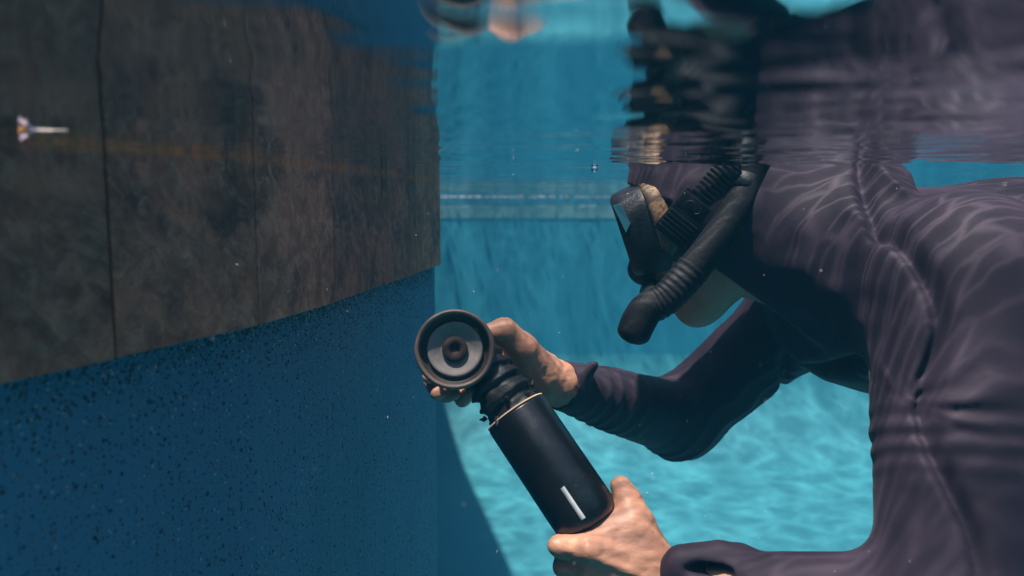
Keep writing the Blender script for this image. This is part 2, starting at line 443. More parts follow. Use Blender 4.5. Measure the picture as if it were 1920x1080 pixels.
# ------------------------------------------------------------------ water surface
def mat_water():
    n = NT('water surface'); t = n.t; t.nodes.remove(n.b)
    co = n.coord('Object')
    fr = n.n('ShaderNodeFresnel'); fr.inputs['IOR'].default_value = 1.333
    gl = n.n('ShaderNodeBsdfGlossy'); gl.inputs['Roughness'].default_value = 0.0; gl.inputs['Color'].default_value = (.93, .97, 1, 1)
    tr = n.n('ShaderNodeBsdfTransparent')
    # caustic web painted into the transparent colour; it patterns the sunlight below
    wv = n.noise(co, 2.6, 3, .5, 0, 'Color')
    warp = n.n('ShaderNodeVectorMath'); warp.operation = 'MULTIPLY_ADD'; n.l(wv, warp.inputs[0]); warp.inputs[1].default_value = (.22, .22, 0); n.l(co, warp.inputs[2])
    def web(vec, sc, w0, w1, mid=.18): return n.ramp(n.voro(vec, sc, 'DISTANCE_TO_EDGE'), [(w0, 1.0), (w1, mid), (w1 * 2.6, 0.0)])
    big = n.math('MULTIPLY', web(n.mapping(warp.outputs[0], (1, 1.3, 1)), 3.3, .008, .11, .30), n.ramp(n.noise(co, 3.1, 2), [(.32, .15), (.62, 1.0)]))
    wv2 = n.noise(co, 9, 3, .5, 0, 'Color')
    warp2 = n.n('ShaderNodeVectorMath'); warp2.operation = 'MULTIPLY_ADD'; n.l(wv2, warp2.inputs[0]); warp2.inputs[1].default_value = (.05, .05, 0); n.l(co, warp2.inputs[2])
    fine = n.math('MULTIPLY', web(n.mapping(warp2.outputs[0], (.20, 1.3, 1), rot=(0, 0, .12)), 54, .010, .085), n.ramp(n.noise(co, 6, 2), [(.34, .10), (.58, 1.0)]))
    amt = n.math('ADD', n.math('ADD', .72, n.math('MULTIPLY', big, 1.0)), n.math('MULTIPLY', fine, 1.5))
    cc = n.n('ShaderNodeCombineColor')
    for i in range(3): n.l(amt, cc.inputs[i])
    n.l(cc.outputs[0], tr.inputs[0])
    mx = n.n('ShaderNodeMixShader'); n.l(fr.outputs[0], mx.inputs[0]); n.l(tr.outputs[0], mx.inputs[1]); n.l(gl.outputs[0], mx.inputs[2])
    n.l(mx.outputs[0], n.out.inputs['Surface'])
    return n.m
def build_water():
    xs = np.concatenate([np.linspace(-3.1, -.8, 24, endpoint=False), np.arange(-.8, 1.6, .008), np.linspace(1.6, 4.62, 50)])
    ys = np.concatenate([np.linspace(-3.1, -.1, 30, endpoint=False), np.arange(-.1, 1.8, .005), np.arange(1.8, FAR_Y + .03, .028)])
    X, Y = np.meshgrid(xs, ys)
    Z = np.zeros_like(X); r = np.random.default_rng(3)
    for i in range(60):
        lam = .020 * (1.055 ** i); th = r.normal(math.pi / 2, .50); k = 2 * math.pi / lam
        slope = (.0085 if lam < .10 else .0060) * r.uniform(.4, 1.5)
        Z += slope / k * np.sin(k * (X * math.cos(th) + Y * math.sin(th)) + r.uniform(0, 6.28))
    # calmer beside the left wall and towards the far wall, choppier round the swimmer
    calm = .38 + .62 * np.clip((X + .24) / .16, 0, 1)
    gust = .75 + .5 * np.sin(X * 3.1 + 1.0) * np.sin(Y * 2.3 + X)
    Z *= calm * np.where(Y > 1.8, .75, 1) * gust * (.72 + .28 * np.clip((Y - .45) / .3, 0, 1))
    Z += .0010 * np.exp(-((Y - .125 - .02 * np.sin(X * 9)) / .05) ** 2) * np.clip((X + .22) / .12, 0, 1)
    P = np.stack([X, Y, Z], -1).reshape(-1, 3)
    ny, nx = X.shape
    i = np.arange(ny - 1)[:, None] * nx + np.arange(nx - 1)[None]
    q = np.stack([i, i + 1, i + nx + 1, i + nx], -1).reshape(-1, 4)
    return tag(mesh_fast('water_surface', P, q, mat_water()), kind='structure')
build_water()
# ------------------------------------------------------------------ materials of the diver and the tool
def mat_fabric(name, base, fold=.004):
    n = NT(name); co = n.coord()
    weave = n.noise(n.mapping(co, (1, 1, .3)), 900, 2, .5)
    crease = n.noise(n.mapping(co, (1, 1, .45), rot=(.3, .5, .2)), 16, 4, .55, .8)
    c = n.mix(n.ramp(n.noise(co, 6, 4, .6), [(.3, 0.0), (.7, 1.0)]), tuple(x * .85 for x in base), tuple(x * 1.15 for x in base))
    h = n.math('ADD', n.math('MULTIPLY', crease, 1.0), n.math('MULTIPLY', weave, .03))
    m = n.fin(c, .68, n.bump(h, fold, .6), Specular_IOR_Level=.22)
    n.b.inputs['Sheen Weight'].default_value = .04; n.b.inputs['Sheen Roughness'].default_value = .4
    n.b.inputs['Sheen Tint'].default_value = (.8, .7, .8, 1)
    return m
M_SHIRT = mat_fabric('plum stretch fabric', (.027, .0175, .031), .0035)
M_TROUSER = mat_fabric('black stretch fabric', (.012, .012, .018))
def mat_skin():
    n = NT('skin'); co = n.coord()
    c = n.mix(n.ramp(n.noise(co, 28, 5, .6), [(.3, 0.0), (.7, 1.0)]), (.37, .18, .118), (.50, .255, .175))
    c = n.mix(n.ramp(n.noise(co, 260, 3, .6), [(.55, 0.0), (.75, .35)]), c, (.40, .17, .10))
    wr = n.noise(n.mapping(co, (1, 1, 1), rot=(0, .5, 0)), 120, 4, .65, 1.5); vein = n.noise(n.mapping(co, (.5, 1, 1.4), rot=(0, .7, 0)), 38, 3, .5, .6)
    h = n.math('ADD', n.math('MULTIPLY', wr, .22), n.math('MULTIPLY', vein, .8))
    m = n.fin(c, .46, n.bump(h, .0030, .7), Specular_IOR_Level=.3)
    n.b.inputs['Subsurface Weight'].default_value = .06; n.b.inputs['Subsurface Radius'].default_value = (.010, .004, .002)
    n.b.inputs['Subsurface Scale'].default_value = .6
    return m
M_SKIN = mat_skin()
M_RUBBER = mat_simple('black rubber', (.012, .012, .015), .48, noise=.5, nscale=60, bump=.0006, bscale=300, Specular_IOR_Level=.35)
def mat_scuffed(name, base, dust, amt=(.52, .75), sc=30, rough=.5):
    n = NT(name); co = n.coord()
    d = n.ramp(n.noise(co, sc, 7, .72, .5), [(amt[0], 0.0), (amt[1], .75)])
    return n.fin(n.mix(d, base, dust), rough, n.bump(n.noise(co, 240, 4, .6), .0007), Specular_IOR_Level=.2)
M_SNORK = mat_scuffed('scuffed black rubber', (.006, .006, .009), (.06, .052, .055), (.56, .85), 26, .62)
def mat_housing():
    n = NT('gloss black plastic'); co = n.coord(); rot = n.mapping(co, (1, 1, 1), rot=(0, -.98, 0))
    scr = n.ramp(n.noise(n.mapping(rot, (6, 60, 60)), 9, 5, .7), [(.60, 0.0), (.72, .30)])
    sp = n.ramp(n.noise(co, 420, 2, .5), [(.70, 0.0), (.78, .5)])
    dust = n.math('MAXIMUM', scr, sp)
    c = n.mix(dust, (.005, .005, .007), (.10, .085, .085))
    r = n.math('ADD', .20, n.math('MULTIPLY', n.noise(co, 40, 5, .7), .22))
    return n.fin(c, r, n.bump(n.noise(co, 300, 4, .6), .0002))
M_HOUSING = mat_housing()
M_CUT = mat_simple('raw plywood rim', (.70, .50, .33), .7, noise=.2, nscale=90)
def mat_disc(name, c1, c2, rough, metal, dirs):
    """turned metal: fine rings round the spindle"""
    n = NT(name); co = n.coord('Object'); ln = n.n('ShaderNodeVectorMath'); ln.operation = 'LENGTH'; n.l(co, ln.inputs[0])
    rad = n.n('ShaderNodeCombineXYZ'); n.l(ln.outputs['Value'], rad.inputs[0])
    a = n.noise(rad.outputs[0], 420, 4, .7); b = n.noise(co, 55, 5, .65)
    c = n.mix(n.ramp(a, [(.3, 0.0), (.7, 1.0)]), c1, c2)
    c = n.mix(n.ramp(b, [(.5, 0.0), (.75, .55)]), c, tuple(x * .5 for x in c1))
    return n.fin(c, rough, n.bump(a, .0006), Metallic=metal)

# ------------------------------------------------------------------ the grinder
def build_tool():
    hub = W(853, 655, .965)
    ax = W(845, 650, .80) - W(857, 655, 1.0); ax /= np.linalg.norm(ax)      # disc faces the camera side
    root = empty('angle_grinder', hub)
    tag(root, 'black underwater polishing grinder with round metal cup disc held in both hands', 'grinder')
    def part(name, vv, ff, m, par=root): return mesh_np(name, np.asarray(vv) - hub, ff, m, par)
    m_rim = mat_disc('worn disc rim', (.085, .062, .055), (.17, .125, .11), .5, .2, 0)
    m_cup = mat_disc('grey backing cup', (.22, .19, .185), (.32, .28, .27), .8, .0, 0)
    m_dark = mat_disc('dark disc groove', (.028, .022, .020), (.048, .038, .034), .5, .1, 0)
    Rr = .0485
    c = (0, 0, 0)
    vv, ff = lathe([(Rr * .86, .004), (Rr * .885, .0085), (Rr * .93, .0105), (Rr * .975, .009), (Rr, .003), (Rr, -.006), (Rr * .96, -.012), (Rr * .6, -.016), (.012, -.018)], c, ax, 72)
    rim = mesh_np('disc_rim', vv, ff, m_rim, root)
    vv, ff = lathe([(Rr * .865, .0045), (Rr * .83, .0005), (Rr * .78, -.003), (Rr * .66, -.0035)], c, ax, 72)
    mesh_np('disc_groove', vv, ff, m_dark, root)
    vv, ff = lathe([(Rr * .70, -.0065), (Rr * .695, -.0008), (Rr * .68, .0004), (Rr * .60, .0002), (Rr * .595, -.0003), (Rr * .52, -.0005), (Rr * .515, -.0010), (Rr * .43, -.0013), (Rr * .425, -.0018), (Rr * .34, -.0022), (.0002, -.003)], c, ax, 72)
    cup = mesh_np('backing_cup', vv, ff, m_cup, root)
    m_rust = mat_simple('rusty spindle nut', (.022, .010, .008), .8, noise=.5, nscale=160, bump=.0008, bscale=400)
    vv, ff = lathe([(.0155, -.010), (.0155, .0005), (.0140, .0020), (.0062, .0018), (.0055, -.001), (.0001, -.0015)], c, ax, 40)
    nut = mesh_np('spindle_nut', vv, ff, m_rust, root)
    # gear head behind the disc
    p0 = hub - ax * .016; p1 = hub - ax * .050
    vv, ff = lathe([(.012, -.014), (.026, -.018), (.031, -.024), (.031, -.052), (.024, -.062), (.0001, -.066)], c, ax, 40)
    mesh_np('gear_head', vv, ff, M_RUBBER, root)
    # neck: wrinkled rubber gaiter from gear head to housing
    g0 = hub - ax * .040 + np.array([.004, 0, -.004]); rim_c = W(968, 775, .985); end_c = W(1098, 968, .945)
    tax = end_c - rim_c; Ltool = np.linalg.norm(tax); tax /= Ltool
    path = catmull([g0, W(905, 690, 1.0), W(935, 728, .99), rim_c + tax * .012], 16)
    tt = np.linspace(0, 1, len(path))
    rr = .030 + .004 * tt + .0024 * np.sin(tt * 44) * (tt > .25) + .0014 * np.sin(tt * 91 + 1)
    vv, ff = sweep(path, rr, 40)
    vv = vv + .0022 * np.stack([vnoise(vv * 120, s) for s in (1, 2, 3)], 1)
    part('neck_gaiter', vv, ff, M_RUBBER)
    # torn bits of rubber at the gaiter's lower edge
    for k in range(9):
        a = k * .7; u = np.cross(tax, [0, 1, 0]); u /= np.linalg.norm(u); w = np.cross(tax, u)
        b = rim_c - tax * random.uniform(.004, .02) + (.033 + random.uniform(0, .002)) * (math.cos(a) * u + math.sin(a) * w)
        e = b + (math.cos(a) * u + math.sin(a) * w) * random.uniform(.005, .011) + tax * random.uniform(-.006, .01)
        vv, ff = sweep([b, (b + e) / 2 + tax * .002, e], [.0035, .0028, .0008], 8); part('rubber_tear', vv, ff, M_RUBBER)
    # housing: black tube with a pale cut rim and a rounded end
    Rb = .0405
    prof = [(Rb * .80, .02), (Rb * .80, .0005), (Rb * .97, 0), (Rb, .003), (Rb, Ltool - .012), (Rb * .985, Ltool - .002), (Rb * .93, Ltool + .006), (Rb * .80, Ltool + .012), (Rb * .45, Ltool + .0155), (.0001, Ltool + .016)]
    vv, ff = lathe(prof, rim_c, tax, 64, ref=(0, 1, 0)); part('motor_housing', vv, ff, M_HOUSING)
    vv, ff = lathe([(Rb * .82, .006), (Rb * .82, -.0022), (Rb * .985, -.0022), (Rb * .985, -.0006)], rim_c, tax, 64, ref=(0, 1, 0)); part('housing_rim', vv, ff, M_CUT)
    # raised pale strip added as a painted highlight on the lower housing
    u = np.cross(tax, [0, 1, 0]); u /= np.linalg.norm(u); w = np.cross(tax, u)
    if w[1] > 0: w = -w
    m_strip = mat_simple('painted highlight', (.85, .82, .80), .25, metal=.6)
    for off, l0, l1, hw in ((.06, Ltool - .041, Ltool + .001, .0030),):
        vs_, fs = [], []
        for l in np.linspace(l0, l1, 8):
            for a in (off - hw / Rb, off - hw / Rb * .8, off + hw / Rb * .8, off + hw / Rb):
                hgt = Rb + (.0011 if abs(a - off) < hw / Rb * .9 else -.0004)
                vs_.append(rim_c + tax * l + hgt * (math.cos(a) * w + math.sin(a) * u))
        for i in range(7):
            for j in range(3): fs.append((i * 4 + j, i * 4 + j + 1, (i + 1) * 4 + j + 1, (i + 1) * 4 + j))
        part('highlight_strip', vs_, fs, m_strip)
    return rim_c, end_c, tax, hub, ax
RIM_C, END_C, TAX, HUB, DAX = build_tool()

# ------------------------------------------------------------------ the diver
F0 = np.array([-.945, 0, -.326]); UH = np.array([-.326, 0, .945]); YAW = R(12); FH = math.cos(YAW) * F0 + math.sin(YAW) * np.array([0, 1.0, 0]); SH = math.sin(YAW) * F0 + math.cos(YAW) * np.array([0, -1.0, 0])     # head frame: forward, up, his left
HC = W(1330, 420, 1.07)
def H(f, u, s): return HC + f * FH + u * UH + s * SH
HAX = np.stack([FH, UH, SH])
# joints
SHL, ELL, WRL = W(1805, 540, .87), W(1790, 1165, .77), W(1262, 1092, .915)
SHR, ELR, WRR = W(1500, 590, 1.22), W(1272, 785, 1.29), W(1052, 722, 1.09)
CH0, CH1, PEL = W(1650, 545, 1.06), W(1900, 560, 1.06), W(2230, 640, 1.06)
KNL, KNR = PEL + np.array([-.16, -.10, -.40]), PEL + np.array([-.12, .10, -.42])
ANL, ANR = KNL + np.array([.22, 0, -.40]), KNR + np.array([.24, .02, -.40])
def torso(p, grow=0.0):
    q = p.copy(); c = np.float32(1.06 + CAM[1]); q[:, 1] = (q[:, 1] - c) * .80 + c
    d = rc(q, CH0, CH1, .128 + grow, .140 + grow)
    d = smin(d, rc(q, CH1, PEL, .140 + grow, .135 + grow), .05)
    return d
def f_core(p):
    d = torso(p, -.010)
    d = smin(d, rc(p, H(-.045, -.06, 0), CH0 + [-.02, 0, .02], .058, .07), .05)
    for s, e, w, a, b, c in ((SHL, ELL, WRL, .066, .047, .027), (SHR, ELR, WRR, .062, .046, .027)):
        d = smin(d, rc(p, CH0 + (s - CH0) * .4, s, .08, a), .06)
        d = smin(d, rc(p, s, e, a, b), .03); d = smin(d, rc(p, e, w, b, c), .02)
    for k, a, sg in ((KNL, ANL, -1), (KNR, ANR, 1)):
        hip = PEL + np.array([0, sg * .085, -.02])
        d = smin(d, rc(p, hip, k, .085, .058), .05); d = smin(d, rc(p, k, a, .056, .036), .02)
        d = smin(d, rc(p, a, a + np.array([-.15, 0, -.07]), .038, .028), .02)
    return d
def f_head(p):
    d = ell(p, H(-.012, .035, 0), HAX, (.098, .094, .074))
    d = smin(d, ell(p, H(.028, -.035, 0), HAX, (.060, .085, .060)), .04)
    d = smin(d, rc(p, H(.052, -.102, -.012), H(.052, -.102, .012), .021, .021), .03)            # chin
    for s in (-1, 1):
        d = smin(d, rc(p, H(.045, -.098, s * .015), H(-.022, -.050, s * .056), .017, .016), .028)  # jaw
        d = smin(d, ell(p, H(.052, -.012, s * .040), HAX, (.030, .026, .026)), .02)               # cheek
        d = smax(d, -ell(p, H(.092, .022, s * .031), HAX, (.018, .011, .016)), .014)              # eye socket
        d = smin(d, ell(p, H(.070, .021, s * .031), HAX, (.0125, .0115, .0125)), .004)            # eyelid
        d = smin(d, ell(p, H(-.012, .005, s * .076), HAX, (.017, .031, .008)), .006)              # ear
    d = smin(d, rc(p, H(.078, .030, 0), H(.102, -.018, 0), .008, .012), .012)                   # nose
    for s in (-1, 1): d = smin(d, ell(p, H(.094, -.021, s * .011), HAX, (.010, .008, .008)), .006)
    d = smin(d, rc(p, H(.079, -.052, -.018), H(.079, -.052, .018), .007, .007), .008)           # lips
    d = smin(d, rc(p, H(.076, -.067, -.015), H(.076, -.067, .015), .008, .008), .008)
    d = smin(d, rc(p, H(-.030, -.03, 0), H(-.095, -.095, 0), .054, .050), .04)                   # neck
    return d
# --- left hand: holds the rounded end of the housing; thumb up the far side, fingers curled round underneath
def f_handL(p):
    k = .010
    wr = WRL
    P = lambda x, y, d: W(x, y, d)
    d = rc(p, wr + (ELL - wr) * .10, wr, .029, .0275)
    # palm and back of the hand as fans of bones towards the knuckles
    kn = [P(1103, 1030, .905), P(1108, 1062, .912), P(1122, 1092, .922), P(1140, 1118, .934)]
    for q, r in zip(kn, (.0165, .0165, .016, .015)):
        d = smin(d, rc(p, wr + (q - wr) * .12, q, .021, r), .014)
    d = smin(d, rc(p, P(1190, 1030, .930), P(1140, 1012, .930), .028, .024), .02)
    # thumb
    d = smin(d, chain(p, [P(1215, 1040, .925), P(1190, 985, .938), P(1176, 938, .950), P(1164, 912, .953)], [.026, .0225, .0170, .0128]), .014)
    d = smin(d, rc(p, P(1180, 990, .935), P(1125, 1000, .935), .020, .018), .02)                 # web
    # fingers: knuckle, middle joint, end joint, tip
    fing = [([kn[0], P(1048, 1024, .918), P(1052, 1018, .955), P(1085, 1004, .980)], [.0155, .0132, .0112, .0092]),
            ([kn[1], P(1058, 1062, .925), P(1058, 1048, .962), P(1088, 1030, .988)], [.0158, .0132, .0112, .0092]),
            ([kn[2], P(1078, 1096, .934), P(1074, 1078, .968), P(1100, 1056, .992)], [.0150, .0125, .0108, .0090]),
            ([kn[3], P(1100, 1124, .944), P(1094, 1104, .972), P(1114, 1082, .992)], [.0135, .0112, .0098, .0082])]
    for pts, rr in fing:
        d = np.minimum(smin(d, chain(p, pts[:2], rr[:2]), .007), chain(p, pts[1:], rr[1:], .005))
    for q in kn: d = smin(d, ell(p, q + np.array([.002, -.0115, .002]), np.eye(3), (.009, .006, .008)), .008)
    # tendons on the back of the hand
    for q in kn[:3]:
        d = smin(d, rc(p, wr + (q - wr) * .3 + np.array([0, -.020, .001]), q + np.array([0, -.0125, 0]), .0025, .0035), .007)
    # leave room for the housing
    d = d - .0007 * vnoise(p * np.array([110, 110, 190], np.float32), 41)
    return smax(d, -rc(p, RIM_C, END_C - TAX * .026, .0402, .0402), .004)
# --- right hand: palm towards the camera, wrapped round the neck from behind
def f_handR(p):
    P = lambda x, y, d: W(x, y, d); wr = WRR
    d = rc(p, wr + (ELR - wr) * .12, wr, .030, .028)
    d = smin(d, rc(p, wr, P(1000, 690, 1.085), .027, .027), .015)
    kn = [P(915, 640, 1.085), P(908, 668, 1.092), P(906, 696, 1.092), P(912, 722, 1.086)]
    for q, r in zip(kn, (.0155, .0155, .015, .014)):
        d = smin(d, rc(p, P(1010, 700, 1.09), q, .022, r), .014)
    # thenar and thumb over the top of the neck
    d = smin(d, chain(p, [P(1012, 700, 1.07), P(978, 655, 1.045), P(945, 622, 1.032), P(905, 628, 1.022)], [.027, .0215, .0175, .0115]), .014)
    # heel of the hand
    d = smin(d, rc(p, P(1015, 720, 1.075), P(985, 745, 1.070), .022, .016), .02)
    fing = [([kn[0], P(848, 660, 1.085), P(812, 690, 1.060), P(806, 706, 1.030)], [.0145, .0130, .0112, .0095]),
            ([kn[1], P(846, 688, 1.092), P(812, 716, 1.066), P(820, 738, 1.030)], [.0145, .0130, .0112, .0096]),
            ([kn[2], P(856, 716, 1.092), P(838, 738, 1.064), P(850, 738, 1.030)], [.0140, .0125, .0110, .0092]),
            ([kn[3], P(875, 736, 1.086), P(868, 748, 1.058), P(884, 736, 1.030)], [.0125, .0110, .0098, .0084])]
    for pts, rr in fing:
        d = smin(smin(d, chain(p, pts[:2], rr[:2]), .008), chain(p, pts[1:], rr[1:], .005), .003)
    d = d - .0007 * vnoise(p * np.array([190, 110, 110], np.float32), 43)
    return smax(d, -chain(p, [P(905, 690, 1.0), P(935, 728, .99), RIM_C], [.0325, .0325, .034]), .003)

# --- the shirt: sleeves, body and hood as one garment with folds
def sharp(x): return 1 - np.abs(np.sin(x)) * 1.0
PIN = W(1652, 742, .84)
def f_shirt(p):
    t = torso(p, .006)
    # loose folds on the body
    t = t - .0035 * vnoise(p * np.array([9, 14, 30], np.float32), 5)
    aL = rc(p, SHL, ELL, .095, .070); aL = smin(aL, rc(p, ELL, WRL, .064, .0345), .035); aL = smin(aL, rc(p, CH0 + (SHL - CH0) * .35, SHL, .105, .092), .05)
    aR = rc(p, SHR, ELR, .070, .058); aR = smin(aR, rc(p, ELR, WRR, .060, .0345), .030)
    # fan of folds pinched at the front of the near armpit
    dx = p[:, 0] - PIN[0]; dz = p[:, 2] - PIN[2]; r = np.sqrt(dx * dx + dz * dz) + 1e-4; th = np.arctan2(dz, dx)
    nz = vnoise(p * 16, 2)
    win = np.exp(-((r - .04) / .07) ** 2) * np.clip((th + .5) / .6, 0, 1) * np.clip(r / .03, 0, 1)
    fan = (.5 + .5 * np.cos(th * 14 + .5 + nz * 1.6 + r * 12))
    aL = aL + .0015 * win - .0036 * win * fan
    # rings of slack lower down the sleeve
    axl = (ELL - SHL) / np.linalg.norm(ELL - SHL); s = (p - SHL.astype(np.float32)) @ axl.astype(np.float32)
    ringw = np.exp(-((s - .178) / .032) ** 2) * np.clip((.09 - (p[:, 0] - SHL[0])) / .12, 0, 1)
    aL = aL - .0026 * ringw * (.5 + .5 * np.cos(s * 300 + dx * 25 + nz * 1.4)) + .001 * ringw
    aL = aL - .0016 * vnoise(p * np.array([14, 14, 40], np.float32), 8)
    # creases across the far elbow and cuff
    axr = (WRR - ELR) / np.linalg.norm(WRR - ELR); s2 = (p - ELR.astype(np.float32)) @ axr.astype(np.float32)
    w2 = np.exp(-(s2 / .05) ** 2); w3 = np.exp(-((s2 - .20) / .06) ** 2)
    aR = aR - .0040 * (w2 + w3) * (1 - np.abs(np.sin(s2 * 120 + vnoise(p * 22, 4) * 1.3))) ** 1.5 - .002 * vnoise(p * np.array([12, 12, 26], np.float32), 9)
    axl2 = (WRL - ELL) / np.linalg.norm(WRL - ELL); s3 = (p - ELL.astype(np.float32)) @ axl2.astype(np.float32)
    w4 = np.exp(-((s3 - .27) / .07) ** 2)
    aL = aL - .0034 * w4 * (1 - np.abs(np.sin(s3 * 95 + vnoise(p * 20, 6) * 1.2))) ** 1.5
    # sleeve openings
    def cuff(d, wr, ax, n=.0):
        c = (p - wr.astype(np.float32)) @ ax.astype(np.float32)
        d = np.maximum(d, c - n)
        return np.maximum(d, -rc(p, wr - ax * .022, wr + ax * .05, .0312, .0312))
    aR = cuff(aR, WRR, axr, .004); aL = cuff(aL, WRL, axl2, .004)
    # flap at each cuff
    fl = W(1108, 690, 1.075); aR = smin(aR, rc(p, fl + np.array([-.008, .006, -.010]), fl + np.array([.004, 0, .004]), .012, .0065), .010)
    fl = W(1335, 1045, .875)
    hump = rc(p, fl + np.array([-.030, .012, -.012]), fl + np.array([.030, .010, -.012]), .020, .022)
    hump = smin(hump, rc(p, fl + np.array([-.012, .008, -.004]), fl + np.array([.010, .006, .002]), .012, .013), .012)
    aL = smin(aL, hump, .016)
    # the slit in the near cuff that shows the skin
    aL = smax(aL, -ell(p, fl + np.array([-.002, -.012, -.010]), np.eye(3), (.030, .020, .0075)), .006)
    # shoulders
    sr = rc(p, CH0 + (SHR - CH0) * .35, SHR, .10, .070)
    d = smin(smin(t, sr, .05), aL, .055); d = smin(d, aR, .035)
    # hood
    hd = ell(p, H(-.012, .034, 0), HAX, (.112, .108, .088))
    nb = W(1590, 478, 1.015)
    hn = rc(p, H(-.03, -.005, 0), nb, .096, .132)
    hood = smin(hd, hn, .06)
    hood = smin(hood, rc(p, H(-.055, -.060, 0), W(1530, 570, 1.06), .068, .060), .04)
    sx = p[:, 0] - nb[0]
    g = (p[:, 2] - nb[2]) * .9 + sx * .9
    hood = hood - .0105 * np.exp(-((sx - .005) / .05) ** 2) * (1 - np.abs(np.sin(g * 30 + vnoise(p * 13, 12) * 1.6))) ** 1.4
    hood = hood - .0055 * vnoise(p * np.array([20, 20, 10], np.float32), 13) - .0022 * vnoise(p * 42, 17)
    hood = smax(hood, p[:, 0] - np.float32(nb[0] + .020) - .020 * (p[:, 2] - np.float32(nb[2])) / .1 - .007 * vnoise(p * 22, 31), .014)
    # face opening of the hood: cut away in front of a slanted plane, hollow inside
    q = p - HC.astype(np.float32); ff = q @ FH.astype(np.float32); uu = q @ UH.astype(np.float32)
    edge = .037 + np.clip(uu - .05, 0, .2) * 1.35 - np.clip(-uu - .01, 0, .2) * .72
    cut = np.maximum(ff - edge, -(d * 0 + 1))
    hood = smax(hood, cut, .004)
    inner = smin(ell(p, H(-.012, .034, 0), HAX, (.104, .100, .080)), rc(p, H(-.0, -.03, 0), H(.01, -.13, 0), .072, .06), .03)
    hood = np.where(ff > edge - .022, np.maximum(hood, -inner), hood)
    d = smin(d, hood, .012)
    # drawn seam where hood meets the shoulders
    sb = np.abs(p[:, 0] - (W(1622, 450, .93)[0] + .010 * np.sin(p[:, 2] * 30)))
    d = d + .010 * np.exp(-(sb / .007) ** 2) - .0015 * np.exp(-((sb - .018) / .010) ** 2) * (p[:, 2] > -.30) * (p[:, 1] > .83)
    return d
def f_trousers(p):
    q = p.copy(); c = np.float32(1.06); q[:, 1] = (q[:, 1] - c) * .80 + c
    d = rc(q, PEL + np.array([-.10, 0, .02]), PEL, .147, .147)
    for k, a, sg in ((KNL, ANL, -1), (KNR, ANR, 1)):
        hip = PEL + np.array([0, sg * .085, -.02])
        d = smin(d, rc(p, hip, k, .096, .068), .05); d = smin(d, rc(p, k, a + (k - a) * .12, .066, .046), .02)
    return d - .003 * vnoise(p * np.array([14, 14, 24], np.float32), 21)

def build_person():
    pts, q = sdf_mesh(f_core, (-.05, .70, -1.35), (1.35, 1.45, .06), .0055)
    core = mesh_fast('person', pts, q, M_SKIN)
    tag(core, 'person in hooded plum swim shirt bending over the grinder with mask and snorkel', 'person')
    extra = []
    for fn, lo, hi, vx in ((f_head, HC - .17, HC + .17, .0022),
                           (f_handL, W(1150, 1040, .94) - [.10, .085, .085], W(1150, 1040, .94) + [.105, .075, .11], .0016),
                           (f_handR, W(930, 690, 1.06) - [.12, .085, .085], W(930, 690, 1.06) + [.12, .10, .085], .0016)):
        a, b = sdf_mesh(fn, lo, hi, vx); extra.append(mesh_fast('piece', a, b, M_SKIN))
    for e in extra:
        md = core.modifiers.new('join', 'BOOLEAN'); md.operation = 'UNION'; md.solver = 'MANIFOLD'; md.object = e
    dg = bpy.context.evaluated_depsgraph_get()
    me = bpy.data.meshes.new_from_object(core.evaluated_get(dg))
    core.modifiers.clear(); core.data = me
    me.polygons.foreach_set('use_smooth', [True] * len(me.polygons))
    if not me.materials: me.materials.append(M_SKIN)
    for e in extra: bpy.data.objects.remove(e)
    pts, q = sdf_mesh(f_shirt, (.03, .66, -.62), (1.06, 1.42, .14), .0034)
    sh = mesh_fast('hooded_shirt', pts, q, M_SHIRT, core)
    tag(sh, 'dark plum long-sleeved stretch shirt with its hood up')
    pts, q = sdf_mesh(f_trousers, (.5, .70, -1.25), (1.35, 1.45, .05), .008)
    mesh_fast('trousers', pts, q, M_TROUSER, core)
    return core
person = build_person()

